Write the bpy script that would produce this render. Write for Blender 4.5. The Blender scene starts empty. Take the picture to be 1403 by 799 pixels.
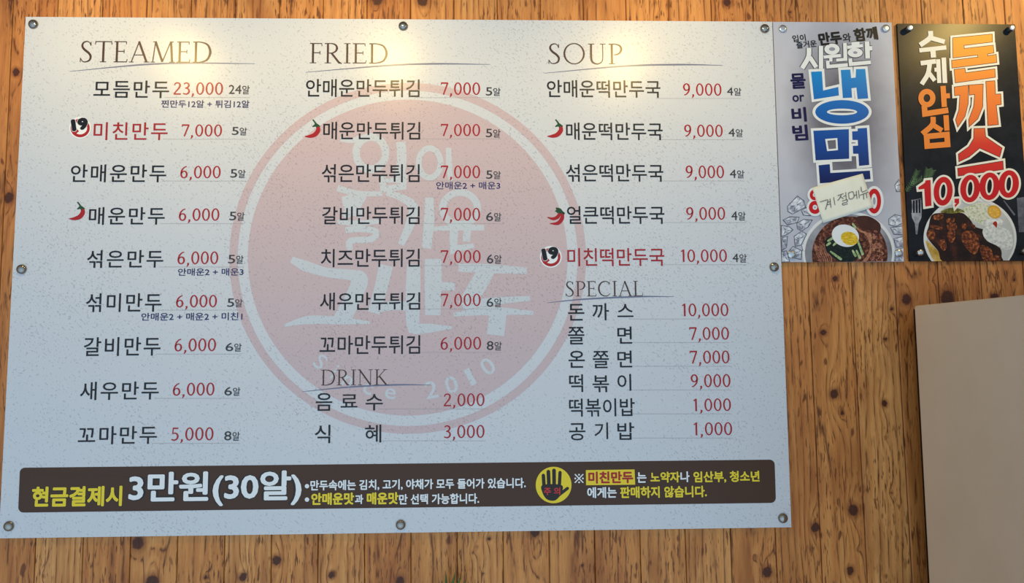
import bpy, math, random
import numpy as np
from mathutils import Vector
from mathutils.geometry import tessellate_polygon

C = bpy.context.scene.collection
random.seed(7)
rng = np.random.default_rng(11)

# ------------------------------------------------------------------ camera, light, exposure
W, H = 1403, 799
FPX = 950.57
CAM = np.array([0.17525, -1.35709, 0.34981])
YAW, PITCH, ROLL = 0.027906, 0.080717, -0.006590


def cam_axes():
    cy, sy, cp, sp = math.cos(YAW), math.sin(YAW), math.cos(PITCH), math.sin(PITCH)
    f = np.array([sy * cp, cy * cp, sp])
    r = np.array([cy, -sy, 0])
    u = np.cross(r, f)
    cr, sr = math.cos(ROLL), math.sin(ROLL)
    return r * cr + u * sr, u * cr - r * sr, f


RV, UV, FV = cam_axes()
cd = bpy.data.cameras.new('camera')
cam = bpy.data.objects.new('camera', cd)
C.objects.link(cam)
cd.sensor_fit = 'HORIZONTAL'
cd.sensor_width = 36
cd.lens = FPX / W * 36
cd.clip_start = .01
from mathutils import Matrix
cam.matrix_world = Matrix(((RV[0], UV[0], -FV[0], CAM[0]), (RV[1], UV[1], -FV[1], CAM[1]), (RV[2], UV[2], -FV[2], CAM[2]), (0, 0, 0, 1)))
sc = bpy.context.scene
sc.camera = cam
sc.view_settings.view_transform = 'Standard'
sc.view_settings.look = 'None'
sc.view_settings.gamma = 1
sc.view_settings.use_curve_mapping = False
sc.view_settings.exposure = 0.0

world = bpy.data.worlds.new('world')
sc.world = world
world.use_nodes = True
wt = world.node_tree
bg = wt.nodes['Background']
# the room round the camera: a broad cool glow of daylight from the shop front behind it, a dim warm ceiling
wc = wt.nodes.new('ShaderNodeTexCoord')
ws = wt.nodes.new('ShaderNodeSeparateXYZ')
wt.links.new(wc.outputs['Generated'], ws.inputs[0])


def wmath(op, a, b=0.0):
    n = wt.nodes.new('ShaderNodeMath')
    n.operation = op
    for i, v in enumerate((a, b)):
        if isinstance(v, bpy.types.NodeSocket):
            wt.links.new(v, n.inputs[i])
        else:
            n.inputs[i].default_value = v
    return n.outputs[0]


WORLD_BACK, WORLD_ALL = 1.64, .16
back = wmath('POWER', wmath('MAXIMUM', wmath('MULTIPLY', ws.outputs[1], -1.0), 0.0), 1.6)
low = wmath('MAXIMUM', wmath('SUBTRACT', .72, wmath('MULTIPLY', ws.outputs[2], .62)), .0)
side = wmath('SUBTRACT', 1.0, wmath('MULTIPLY', ws.outputs[0], .25))
glow = wmath('MULTIPLY', wmath('MULTIPLY', back, low), side)
mixn = wt.nodes.new('ShaderNodeMix')
mixn.data_type = 'RGBA'
wt.links.new(wmath('MINIMUM', wmath('MULTIPLY', glow, 2.2), 1.0), mixn.inputs[0])
mixn.inputs[6].default_value = (1.0, .84, .66, 1)
mixn.inputs[7].default_value = (.57, .80, 1.03, 1)
wt.links.new(mixn.outputs[2], bg.inputs[0])
wt.links.new(wmath('ADD', wmath('MULTIPLY', glow, WORLD_BACK), WORLD_ALL), bg.inputs[1])


def spot(loc, aim, power, angle, blend=1.0, col=(1, .69, .22), radius=.03):
    l = bpy.data.lights.new('downlight', 'SPOT')
    l.energy = power
    l.color = col
    l.spot_size = math.radians(angle)
    l.spot_blend = blend
    l.shadow_soft_size = radius
    o = bpy.data.objects.new('downlight', l)
    o.location = loc
    o.rotation_euler = (Vector(aim) - Vector(loc)).to_track_quat('-Z', 'Y').to_euler()
    C.objects.link(o)


# adjustable ceiling spots in a row along the wall, turned towards it
for lx in (-.60, -.08, .51):
    spot((lx, -.40, 1.09), (lx, 0, .76), 6.6, 130)
spot((1.65, -.75, 1.36), (1.33, 0, 1.04), 34.0, 60)


# ------------------------------------------------------------------ helpers
def at(px, py, Y=0.0):
    """the point of the vertical plane y = Y that the photograph shows at px, py"""
    d = FV + RV * ((px - W / 2) / FPX) - UV * ((py - H / 2) / FPX)
    t = (Y - CAM[1]) / d[1]
    return CAM + d * t


def srgb(r, g, b):
    f = lambda c: c / 12.92 if c <= .04045 else ((c + .055) / 1.055) ** 2.4
    return (f(r / 255), f(g / 255), f(b / 255), 1)


class N:
    """small node-tree builder"""
    def __init__(s, name, rough=.5, spec=.5, metal=0.0):
        s.m = bpy.data.materials.new(name)
        s.m.use_nodes = True
        s.t = s.m.node_tree
        s.b = s.t.nodes['Principled BSDF']
        s.b.inputs['Roughness'].default_value = rough
        s.b.inputs['Specular IOR Level'].default_value = spec
        s.b.inputs['Metallic'].default_value = metal

    def node(s, typ, ins=None, **kw):
        n = s.t.nodes.new(typ)
        for k, v in kw.items():
            setattr(n, k, v)
        for k, v in (ins or {}).items():
            s.put(n.inputs[k], v)
        return n

    def put(s, sock, v):
        if isinstance(v, bpy.types.NodeSocket):
            s.t.links.new(v, sock)
        else:
            sock.default_value = v

    def math(s, op, a, b=0.0, c=0.0, clamp=False):
        n = s.node('ShaderNodeMath', {0: a, 1: b, 2: c}, operation=op, use_clamp=clamp)
        return n.outputs[0]

    def mix(s, fac, a, b, mode='MIX'):
        n = s.node('ShaderNodeMix', None, data_type='RGBA', blend_type=mode)
        s.put(n.inputs[0], fac)
        s.put(n.inputs[6], a)
        s.put(n.inputs[7], b)
        return n.outputs[2]

    def ramp(s, fac, stops):
        n = s.node('ShaderNodeValToRGB', {0: fac})
        e = n.color_ramp.elements
        while len(e) < len(stops):
            e.new(.5)
        for el, (p, c) in zip(e, stops):
            el.position = p
            el.color = c if len(c) == 4 else (*c, 1)
        return n.outputs[0]

    def rng(s, v, a, b, c=0.0, d=1.0):
        n = s.node('ShaderNodeMapRange', {0: v, 1: a, 2: b, 3: c, 4: d})
        return n.outputs[0]

    def coords(s, scale=(1, 1, 1), rot=(0, 0, 0), loc=(0, 0, 0)):
        g = s.node('ShaderNodeNewGeometry')
        mp = s.node('ShaderNodeMapping', {0: g.outputs['Position'], 1: loc, 2: rot, 3: scale})
        return mp.outputs[0]

    def noise(s, vec, scale, detail=2.0, rough=.5):
        return s.node('ShaderNodeTexNoise', {'Vector': vec, 'Scale': scale, 'Detail': detail, 'Roughness': rough}).outputs[0]

    def color(s, v):
        s.put(s.b.inputs['Base Color'], v)
        return s.m


_mats = {}


def flat(name, rgb, rough=.31, spec=.34, metal=0.0):
    k = name
    if k not in _mats:
        n = N(name, rough, spec, metal)
        v = n.noise(n.coords(), 60, 3)
        c = srgb(*rgb)
        _mats[k] = n.color(n.mix(n.rng(v, .3, .7, 0, .06), c, (c[0] * .8, c[1] * .8, c[2] * .8, 1)))
    return _mats[k]


def stucco(name, rgb, amount=1.0, rough=.31, spec=.42):
    """print of a plaster wall: scattered little diagonal nicks with a light rim"""
    if name in _mats:
        return _mats[name]
    n = N(name, rough, spec)
    c = srgb(*rgb)
    def nick(loc):
        r = n.node('ShaderNodeMapping', {0: n.coords((1, 1, 1), (0, 0, 0), loc), 2: (0, math.radians(48), 0)})
        return n.node('ShaderNodeMapping', {0: r.outputs[0], 3: (1, 1, .5)}).outputs[0]
    a = n.noise(nick((0, 0, 0)), 330, 2, .5)
    b = n.noise(nick((.0011, 0, -.0009)), 330, 2, .5)
    big = n.noise(n.coords(), 5.5, 2, .6)
    dens = n.rng(big, .36, .66, .055, -.015)
    dark = n.rng(n.math('SUBTRACT', n.math('SUBTRACT', a, dens), .585), 0, .05)
    lite = n.rng(n.math('SUBTRACT', n.math('SUBTRACT', b, dens), .60), 0, .06)
    tone = n.rng(n.noise(n.coords(), 30, 3), .3, .7, 0, .08)
    col = n.mix(tone, c, (c[0] * .85, c[1] * .86, c[2] * .88, 1))
    col = n.mix(n.math('MULTIPLY', lite, .5 * amount), col, (min(1, c[0] * 1.22), min(1, c[1] * 1.22), min(1, c[2] * 1.22), 1))
    col = n.mix(n.math('MULTIPLY', dark, .40 * amount), col, (c[0] * .30, c[1] * .30, c[2] * .32, 1))
    _mats[name] = n.color(col)
    return _mats[name]


def mottled(name, stops, scale, rough=.42, spec=.2, stretch=(1, 1, 1), detail=4):
    if name not in _mats:
        n = N(name, rough, spec)
        v = n.noise(n.coords(stretch), scale, detail, .6)
        _mats[name] = n.color(n.ramp(v, [(p, srgb(*c)) for p, c in stops]))
    return _mats[name]


def mesh_obj(name, verts, faces, mat, parent=None, smooth=False):
    me = bpy.data.meshes.new(name)
    org = np.array(parent['_org']) if parent is not None else np.zeros(3)
    me.from_pydata([tuple(np.asarray(v) - org) for v in verts], [], faces)
    me.update()
    if smooth:
        me.polygons.foreach_set('use_smooth', [True] * len(me.polygons))
    o = bpy.data.objects.new(name, me)
    if mat:
        me.materials.append(mat)
    C.objects.link(o)
    if parent is not None:
        o.parent = parent
        o['_org'] = [float(x) for x in org]     # local frames all share the thing's base
    return o


def thing(name, label, cat, loc, group=None):
    o = bpy.data.objects.new(name, None)
    o.empty_display_size = .05
    C.objects.link(o)
    o.location = [float(x) for x in loc]
    o['label'] = label
    o['category'] = cat
    o['_org'] = [float(x) for x in loc]
    if group:
        o['group'] = group
    return o


def sub_parent(o):
    """lets a part carry sub-parts: part and thing share one origin"""
    return o


def catmull(p, n=8, closed=False):
    p = [np.asarray(q, float) for q in p]
    out = []
    m = len(p)
    segs = m if closed else m - 1
    for i in range(segs):
        a = p[(i - 1) % m] if (closed or i > 0) else 2 * p[0] - p[1]
        b = p[i]
        c = p[(i + 1) % m]
        d = p[(i + 2) % m] if (closed or i + 2 < m) else 2 * p[-1] - p[-2]
        for k in range(n):
            t = k / n
            out.append(.5 * ((2 * b) + (c - a) * t + (2 * a - 5 * b + 4 * c - d) * t * t + (3 * b - a - 3 * c + d) * t ** 3))
    if not closed:
        out.append(p[-1])
    return out


def ribbon(pts, w, closed=False):
    """polygons of a stroke of width w (number or one per point) with mitred joints"""
    p = [np.asarray(q, float)[:2] for q in pts]
    m = len(p)
    if np.isscalar(w):
        w = [w] * m
    elif len(w) != m:
        w = list(np.interp(np.linspace(0, 1, m), np.linspace(0, 1, len(w)), w))
    L, R = [], []
    for i in range(m):
        a = p[(i - 1) % m] if (closed or i > 0) else None
        b = p[(i + 1) % m] if (closed or i < m - 1) else None
        d1 = (p[i] - a) if a is not None else (b - p[i])
        d2 = (b - p[i]) if b is not None else (p[i] - a)
        d1 = d1 / (np.linalg.norm(d1) + 1e-9)
        d2 = d2 / (np.linalg.norm(d2) + 1e-9)
        n1 = np.array([-d1[1], d1[0]])
        n2 = np.array([-d2[1], d2[0]])
        mt = n1 + n2
        ln = np.linalg.norm(mt)
        mt = n1 if ln < .3 else mt / ln
        s = 1 / max(.45, float(mt @ n1))
        L.append(p[i] + mt * w[i] / 2 * s)
        R.append(p[i] - mt * w[i] / 2 * s)
    out = []
    for i in range(m if closed else m - 1):
        j = (i + 1) % m
        out.append([L[i], L[j], R[j], R[i]])
    return out


def ell(cx, cy, rx, ry, n=40, a0=0.0, rot=0.0):
    out = []
    cr, sr = math.cos(rot), math.sin(rot)
    for k in range(n):
        a = a0 + 2 * math.pi * k / n
        x, y = rx * math.cos(a), ry * math.sin(a)
        out.append(np.array([cx + x * cr - y * sr, cy + x * sr + y * cr]))
    return out


def ring(cx, cy, rx, ry, ix, iy, n=48, rot=0.0, ox=0.0, oy=0.0):
    a, b = ell(cx, cy, rx, ry, n, rot=rot), ell(cx + ox, cy + oy, ix, iy, n, rot=rot)
    return [[a[k], a[(k + 1) % n], b[(k + 1) % n], b[k]] for k in range(n)]


def zoomed(ox, oy, s):
    """coordinates read off an enlarged crop of the photograph"""
    return lambda pts: [(ox + x / s, oy + y / s) for x, y in pts]


def clip_poly(poly, quad):
    """Sutherland-Hodgman against a convex quad given clockwise on the picture"""
    out = [np.asarray(q, float) for q in poly]
    cen = sum(np.asarray(q, float) for q in quad) / len(quad)
    for i in range(len(quad)):
        a, b = np.asarray(quad[i], float), np.asarray(quad[(i + 1) % len(quad)], float)
        n = np.array([-(b - a)[1], (b - a)[0]])
        if n @ (cen - a) < 0:
            n = -n
        src, out = out, []
        for k in range(len(src)):
            p, q = src[k], src[(k + 1) % len(src)]
            dp, dq = n @ (p - a), n @ (q - a)
            if dp >= 0:
                out.append(p)
            if (dp >= 0) != (dq >= 0):
                out.append(p + (q - p) * dp / (dp - dq))
        if len(out) < 3:
            return []
    return out


def simplify_ok(poly):
    a = 0
    for k in range(len(poly)):
        p, q = poly[k], poly[(k + 1) % len(poly)]
        a += p[0] * q[1] - q[0] * p[1]
    return abs(a) > 1e-5


class Ink:
    """one printed shape: flat polygons on the face of a panel"""
    def __init__(s, name, mat, parent, Y, layer, clip=None):
        s.name, s.mat, s.parent, s.Y, s.clip = name, mat, parent, Y - layer * .00010, clip
        s.v, s.f, s.Y0, s.n = [], [], Y - layer * .00010, 0

    def step(s):
        """overlapping strokes of one print lie a hair apart, like layers of ink"""
        s.n += 1
        s.Y = s.Y0 - (s.n * .6180339887 % 1.0) * .000088

    def _emit(s, poly):
        if s.clip is not None:
            poly = clip_poly(poly, s.clip)
        if len(poly) < 3 or not simplify_ok(poly):
            return
        s.step()
        b = len(s.v)
        q = [at(x, y, s.Y) for x, y in poly]
        # face the viewer
        nrm = sum((np.cross(q[i] - q[0], q[i + 1] - q[0]) for i in range(1, len(q) - 1)), np.zeros(3))
        if nrm[1] > 0:
            q = q[::-1]
        s.v += q
        s.f.append(tuple(range(b, b + len(q))))

    def polys(s, ps):
        for p in ps:
            p = [np.asarray(q, float) for q in p]
            if len(p) == 4:
                s._emit(p[:3])
                s._emit([p[0], p[2], p[3]])
            else:
                s._emit(p)
        return s

    def fill(s, pts):
        s.step()
        p = [np.asarray(q, float) for q in pts]
        for t in tessellate_polygon([[Vector((q[0], q[1], 0)) for q in p]]):
            s._emit([p[i] for i in t])
        return s

    def stroke(s, pts, w, smooth=0, closed=False, cap=False):
        if smooth:
            pts = catmull(pts, smooth, closed)
        s.polys(ribbon(pts, w, closed))
        if cap:
            s.step()
            for q, ww in ((pts[0], w if np.isscalar(w) else w[0]), (pts[-1], w if np.isscalar(w) else w[-1])):
                s._emit(ell(q[0], q[1], ww / 2, ww / 2, 12))
        return s

    def outlined(s, pts, b):
        """the polygon grown by b all round"""
        s.fill(pts)
        s.polys(ribbon(pts, 2 * b, True))
        for q in pts:
            s.step()
            s._emit(ell(q[0], q[1], b, b, 10))
        return s

    def text(s, body, x0, x1, top, bot, bold=0.0, rot=0.0, space=1.0):
        """lettering whose ink fills the box x0..x1, top..bot of the photograph (upright on the panel)"""
        vs, fs = glyphs(body, space)
        lo, hi = vs.min(0) - bold, vs.max(0) + bold
        cx, cy = (x0 + x1) / 2, (top + bot) / 2
        c = at(cx, cy, s.Y)
        wl = np.linalg.norm(at(x1, cy, s.Y) - at(x0, cy, s.Y))
        hl = np.linalg.norm(at(cx, bot, s.Y) - at(cx, top, s.Y))
        cr, sr = math.cos(rot), math.sin(rot)
        # heavier weights: the letter printed again a stroke's width round itself
        n = 0 if bold <= 0 else 8
        offs = [(0, 0)] + [(bold * math.cos(2 * math.pi * k / n), bold * math.sin(2 * math.pi * k / n)) for k in range(n)]
        for d in offs:
            s.step()
            u = (vs + np.array(d) - (lo + hi) / 2) / (hi - lo) * np.array([wl, hl])
            b = len(s.v)
            s.v += [np.array([c[0] + p * cr - q * sr, s.Y, c[2] + p * sr + q * cr]) for p, q in u]
            s.f += [tuple(b + i for i in f) for f in fs]
        return s

    def glyph_strokes(s, body, table, x0, x1, top, bot, gap, wscale=1.0):
        """own lettering: table[ch] = (advance, [(points, width, smooth)]), heights 0..1"""
        tot = sum(table[c][0] for c in body) + gap * (len(body) - 1)
        sx, sy = (x1 - x0), (bot - top)
        c = at((x0 + x1) / 2, (top + bot) / 2, s.Y)
        wl = np.linalg.norm(at(x1, bot, s.Y) - at(x0, bot, s.Y))
        hl = np.linalg.norm(at(x0, bot, s.Y) - at(x0, top, s.Y))
        k = wl / tot
        pen = 0.0
        for ch in body:
            adv, strokes = table[ch]
            for st in strokes:
                if st[0] == 'ring':
                    polys = ring(*st[1:])
                else:
                    pts, w, sm = st
                    # stroke in a frame with equal units, so thickness keeps its measure
                    q = [(x * k, y * hl) for x, y in pts]
                    ww = [x * hl * wscale for x in w] if not np.isscalar(w) else w * hl * wscale
                    if sm:
                        q = catmull(q, sm)
                    polys = [[(x / k, y / hl) for x, y in p] for p in ribbon(q, ww)]
                s.step()
                for p in polys:
                    b = len(s.v)
                    q = [np.array([c[0] - wl / 2 + (pen + x) * k, s.Y, c[2] - hl / 2 + y * hl]) for x, y in p]
                    nrm = sum((np.cross(q[i] - q[0], q[i + 1] - q[0]) for i in range(1, len(q) - 1)), np.zeros(3))
                    if nrm[1] > 0:
                        q = q[::-1]
                    s.v += q
                    s.f.append(tuple(range(b, b + len(q))))
            pen += adv + gap
        return s

    def done(s):
        return mesh_obj(s.name, s.v, s.f, s.mat, s.parent)


_gl = {}


def glyphs(body, space=1.0):
    """outline letters as flat triangles: 2-D points and faces"""
    k = (body, space)
    if k not in _gl:
        cu = bpy.data.curves.new('lettering', 'FONT')
        cu.body = body
        cu.resolution_u = 3
        cu.space_character = space
        ob = bpy.data.objects.new('lettering', cu)
        C.objects.link(ob)
        dg = bpy.context.evaluated_depsgraph_get()
        me = bpy.data.meshes.new_from_object(ob.evaluated_get(dg))
        vs = np.array([v.co[:2] for v in me.vertices])
        fs = [tuple(p.vertices) for p in me.polygons]
        bpy.data.objects.remove(ob)
        bpy.data.meshes.remove(me)
        bpy.data.curves.remove(cu)
        _gl[k] = (vs, fs)
    return _gl[k]


TH, TN = .085, .038
SERIF = lambda a, b, y: ([(a, y), (b, y)], .03, 0)
CAPS = {
    'S': (.52, [([(.43, .80), (.38, .93), (.26, .985), (.12, .92), (.08, .76), (.17, .60), (.34, .45), (.44, .29), (.41, .11), (.27, .015), (.12, .03), (.03, .17)],
                 [.03, .035, .04, .06, .08, .09, .09, .085, .07, .045, .035, .03], 6), ([(.44, .97), (.44, .78)], .03, 0), ([(.02, .2), (.02, .0)], .03, 0)]),
    'T': (.70, [([(.35, 0), (.35, 1)], TH, 0), ([(0, .98), (.7, .98)], TN, 0), ([(.02, 1), (0, .84)], .03, 0), ([(.68, 1), (.70, .84)], .03, 0), SERIF(.22, .48, .014)]),
    'E': (.56, [([(.12, 0), (.12, 1)], TH, 0), ([(.0, .982), (.50, .982)], TN, 0), ([(.12, .52), (.42, .52)], TN, 0), ([(0, .018), (.53, .018)], TN, 0),
                ([(.50, 1), (.51, .86)], .03, 0), ([(.42, .61), (.42, .43)], .03, 0), ([(.53, 0), (.56, .15)], .03, 0)]),
    'A': (.80, [([(.07, 0), (.38, .98)], TN, 0), ([(.37, 1.0), (.72, 0)], TH, 0), ([(.18, .35), (.58, .35)], .034, 0), SERIF(-.02, .17, .014), SERIF(.60, .84, .014)]),
    'M': (.98, [([(.07, 0), (.17, 1)], TN, 0), ([(.17, 1), (.48, .03)], TH, 0), ([(.48, .03), (.81, 1)], TN, 0), ([(.82, 1), (.89, 0)], TH, 0),
                SERIF(-.02, .17, .014), SERIF(.77, 1.0, .014), SERIF(.07, .19, .985), SERIF(.80, .93, .985)]),
    'D': (.80, [([(.14, 0), (.14, 1)], TH, 0), ([(.02, .982), (.34, .978), (.63, .85), (.75, .5), (.63, .15), (.34, .022), (.02, .018)], [TN, .04, .075, .095, .075, .04, TN], 6)]),
    'F': (.52, [([(.13, 0), (.13, 1)], TH, 0), ([(.0, .982), (.49, .982)], TN, 0), ([(.13, .52), (.42, .52)], TN, 0), ([(.49, 1), (.50, .85)], .03, 0), ([(.42, .61), (.42, .43)], .03, 0), SERIF(0, .27, .014)]),
    'R': (.70, [([(.13, 0), (.13, 1)], TH, 0), ([(.0, .982), (.30, .98), (.46, .90), (.51, .75), (.45, .59), (.30, .51), (.13, .51)], [TN, .04, .07, .09, .07, .04, TN], 6),
                ([(.28, .51), (.60, .03), (.72, -.01)], [TH, TH, .03], 0), SERIF(.0, .27, .014)]),
    'I': (.28, [([(.14, 0), (.14, 1)], TH, 0), SERIF(0, .28, .014), SERIF(0, .28, .986)]),
    'O': (.94, [('ring', .47, .5, .45, .525, .375, .48)]),
    'U': (.80, [([(.15, 1), (.15, .32), (.21, .09), (.39, .0), (.57, .08), (.64, .30), (.64, 1)], [TH, TH, .075, .045, .04, .038, .038], 6), SERIF(.02, .28, .986), SERIF(.53, .77, .986)]),
    'P': (.58, [([(.13, 0), (.13, 1)], TH, 0), ([(.0, .982), (.30, .98), (.48, .89), (.53, .72), (.46, .55), (.31, .46), (.22, .47)], [TN, .04, .07, .09, .07, .04, .03], 6), SERIF(.0, .27, .014)]),
    'C': (.78, [([(.70, .80), (.62, .93), (.45, .985), (.23, .91), (.08, .68), (.07, .38), (.2, .12), (.45, .012), (.62, .06), (.74, .19)], [.035, .04, .05, .07, .09, .09, .07, .045, .04, .03], 6), ([(.705, .96), (.70, .77)], .03, 0)]),
    'L': (.58, [([(.13, 0), (.13, 1)], TH, 0), ([(0, .018), (.53, .018)], TN, 0), ([(.53, 0), (.57, .17)], .03, 0), SERIF(0, .27, .986)]),
    'N': (.86, [([(.13, 0), (.13, .97)], TN, 0), ([(.09, 1), (.73, .01)], TH, 0), ([(.73, 1), (.73, 0)], TN, 0), SERIF(0, .16, .986), SERIF(.61, .86, .986), SERIF(.02, .25, .014)]),
    'K': (.80, [([(.13, 0), (.13, 1)], TH, 0), ([(.15, .43), (.58, .98)], TN, 0), ([(.26, .57), (.66, .02)], TH, 0), SERIF(0, .27, .014), SERIF(0, .27, .986), SERIF(.47, .70, .986), SERIF(.58, .82, .014)]),
}
D1, D2 = .115, .07
NUM = {
    '0': (.62, [('ring', .31, .5, .285, .51, .165, .42)]),
    '1': (.50, [([(.30, 0), (.30, 1)], D1, 0), ([(.32, .96), (.12, .84)], D2, 0)]),
    '2': (.60, [([(.08, .76), (.14, .91), (.28, .965), (.43, .90), (.47, .72), (.38, .50), (.20, .26), (.06, .05)], [D2, .08, .08, .1, D1, .1, .08, .08], 5), ([(.04, .045), (.55, .045)], .09, 0)]),
    '3': (.58, [([(.09, .86), (.24, .96), (.40, .90), (.45, .75), (.37, .60), (.20, .53)], [D2, .08, .1, D1, .09, .06], 5), ([(.20, .53), (.40, .47), (.48, .28), (.40, .10), (.24, .035), (.05, .10)], [.06, .09, D1, .1, .08, .07], 5)]),
    '5': (.58, [([(.13, .955), (.50, .955)], .09, 0), ([(.155, .97), (.13, .52)], D2, 0), ([(.12, .53), (.28, .58), (.43, .49), (.48, .30), (.39, .10), (.22, .035), (.05, .09)], [.06, .07, .1, D1, .1, .08, .07], 5)]),
    '6': (.62, [([(.49, .96), (.32, .88), (.16, .66), (.105, .36), (.16, .12), (.31, .035), (.46, .13), (.51, .31), (.45, .50), (.31, .57), (.17, .49), (.12, .38)],
                 [.06, .075, .1, D1, .1, D2, .1, D1, .1, D2, .06, .05], 5)]),
    '7': (.60, [([(.05, .95), (.56, .95)], .1, 0), ([(.53, .95), (.22, 0)], .095, 0), ([(.06, .99), (.055, .80)], .055, 0)]),
    '9': (.62, [([(.62 - x, 1 - y) for x, y in [(.49, .96), (.32, .88), (.16, .66), (.105, .36), (.16, .12), (.31, .035), (.46, .13), (.51, .31), (.45, .50), (.31, .57), (.17, .49), (.12, .38)]],
                 [.06, .075, .1, D1, .1, D2, .1, D1, .1, D2, .06, .05], 5)]),
    ',': (.26, [([(.12, .10), (.13, -.04), (.04, -.20)], [.12, .11, .04], 0)]),
}


def slab(name, q, y0, y1, mat, parent):
    """panel whose front outline is q (four world points at y1, clockwise from top left), back at y0"""
    v = [np.array([p[0], y1, p[2]]) for p in q] + [np.array([p[0], y0, p[2]]) for p in q]
    f = [(3, 2, 1, 0), (4, 5, 6, 7)] + [(i, (i + 1) % 4, (i + 1) % 4 + 4, i + 4) for i in range(4)]
    return mesh_obj(name, v, f, mat, parent)


def lathe_y(name, px, py, Y, prof, mat, parent, n=28):
    """turned shape standing out of a panel at px, py; prof = [(radius, height above Y)]"""
    c = at(px, py, Y)
    v, f = [], []
    for r, h in prof:
        for k in range(n):
            a = 2 * math.pi * k / n
            v.append(np.array([c[0] + r * math.cos(a), Y - h, c[2] + r * math.sin(a)]))
    for j in range(len(prof) - 1):
        for k in range(n):
            k2 = (k + 1) % n
            f.append((j * n + k, j * n + k2, (j + 1) * n + k2, (j + 1) * n + k))
    f.append(tuple((len(prof) - 1) * n + k for k in range(n)))
    return mesh_obj(name, v, f, mat, parent, smooth=True)


# ------------------------------------------------------------------ the plank wall
def wood_material():
    n = N('knotty_pine', .48, .3)
    at_ = lambda nm: n.node('ShaderNodeAttribute', attribute_name=nm).outputs['Fac']
    g, k, tone, seam = at_('grain'), at_('knot'), at_('tone'), at_('edge')
    wob = n.noise(n.coords((1, 1, .16)), 34, 3, .6)
    fine = n.noise(n.coords((1, 1, .05)), 420, 2, .6)
    streak = n.noise(n.coords((1, 1, .07)), 70, 4, .6)
    dash = n.noise(n.coords((1, 1, .22)), 90, 2, .5)
    gg = n.math('ADD', g, n.math('MULTIPLY', n.math('SUBTRACT', wob, .5), .9))
    fr = n.math('FRACT', gg)
    line = n.rng(n.math('ABSOLUTE', n.math('SUBTRACT', fr, .5)), .0, .12, 1, 0)
    soft = n.rng(n.math('ABSOLUTE', n.math('SUBTRACT', fr, .62)), .0, .42, 1, 0)
    line = n.math('MULTIPLY', line, n.rng(dash, .42, .56))
    tick = n.rng(n.noise(n.coords((1, 1, .13)), 260, 2, .55), .55, .63, 0, 1)
    tick = n.math('MULTIPLY', tick, n.rng(n.noise(n.coords((1, 1, .5)), 14, 2, .5), .40, .58, 0, .85))
    base = n.ramp(n.math('ADD', n.math('MULTIPLY', streak, .8), n.math('MULTIPLY', tone, .35)),
                  [(.25, srgb(172, 103, 50)), (.45, srgb(201, 130, 67)), (.62, srgb(214, 146, 79)), (.85, srgb(225, 163, 98))])
    base = n.mix(n.rng(fine, .4, .65, 0, .22), base, srgb(136, 76, 32))
    col = n.mix(n.math('MULTIPLY', soft, .34), base, srgb(146, 82, 34))
    col = n.mix(n.math('MULTIPLY', line, .92), col, srgb(78, 36, 10))
    col = n.mix(tick, col, srgb(88, 42, 14))
    blot = n.rng(n.noise(n.coords((1, 1, .3)), 15, 2, .5), .50, .72, 0, .6)
    col = n.mix(blot, col, srgb(138, 72, 26))
    specks = n.rng(n.noise(n.coords((1, 1, .42)), 62, 1, .4), .70, .76, 0, .8)
    col = n.mix(specks, col, srgb(92, 42, 16))
    col = n.mix(n.rng(k, .75, 1.9, .75, 0), col, srgb(116, 58, 22))
    core = n.mix(n.noise(n.coords(), 300, 2), srgb(44, 20, 12), srgb(92, 46, 26))
    col = n.mix(n.rng(n.math('ADD', k, n.math('MULTIPLY', n.math('SUBTRACT', n.noise(n.coords(), 160, 2), .5), .7)), .80, 1.05, .95, 0), col, core)
    col = n.mix(n.rng(seam, .0, .0013, .85, 0), col, srgb(52, 24, 8))
    bmp = n.node('ShaderNodeBump', {'Strength': .25, 'Distance': .001, 'Height': n.math('SUBTRACT', 1.0, line)})
    n.t.links.new(bmp.outputs[0], n.b.inputs['Normal'])
    return n.color(col)


KNOTS = [  # px, py, radius in px, elongation of the grain around it
    (189, 744, 8, 1.0), (209, 797, 9, 1.6), (379, 768, 6, 1.1), (282, 791, 4, .8), (333, 791, 5, .8), (454, 788, 4.5, .9), (548, 797, 6, 1.1),
    (480, 753, 2.2, .6), (653, 750, 3, .6), (648, 757, 2.5, .6), (670, 738, 3.5, .6), (662, 786, 2.5, .6), (733, 729, 7, 2.0), (798, 775, 3, .6), (1034, 764, 3, .7),
    (1051, 784, 7, .8), (1117, 723, 6, 1.0), (1144, 382, 4.5, .9), (1128, 456, 5, .9), (1143, 540, 6, 1.6), (1218, 392, 3, .6), (1222, 423, 4, .7),
    (1213, 465, 4, 1.2), (1212, 553, 4.5, 1.0), (1242, 410, 7, 1.2), (1298, 409, 10, 2.3), (1279, 384, 2.5, .6), (1363, 407, 6, 1.5), (1389, 383, 3.5, .8),
    (1154, 566, 4, .9), (1214, 600, 3, .8), (1169, 699, 7, 1.2), (1221, 675, 3, .8), (1165, 782, 5, .8), (1175, 753, 2.5, .7), (1120, 722, 4, .7), (1198, 684, 2.0, .5),
    (517, -1, 8, 1.4), (579, 2, 8, 1.2), (996, 3, 6, 1.0), (1082, 17, 3.5, .8), (12, 271, 7, 1.0), (22, 99, 5, 1.0), (248, 9, 3, .9), (900, 24, 3, .8), (455, 760, 2, .6),
    (60, 790, 2.5, 1.6), (1003, 20, 2, .6), (1395, 118, 4, 1.0)]


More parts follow.
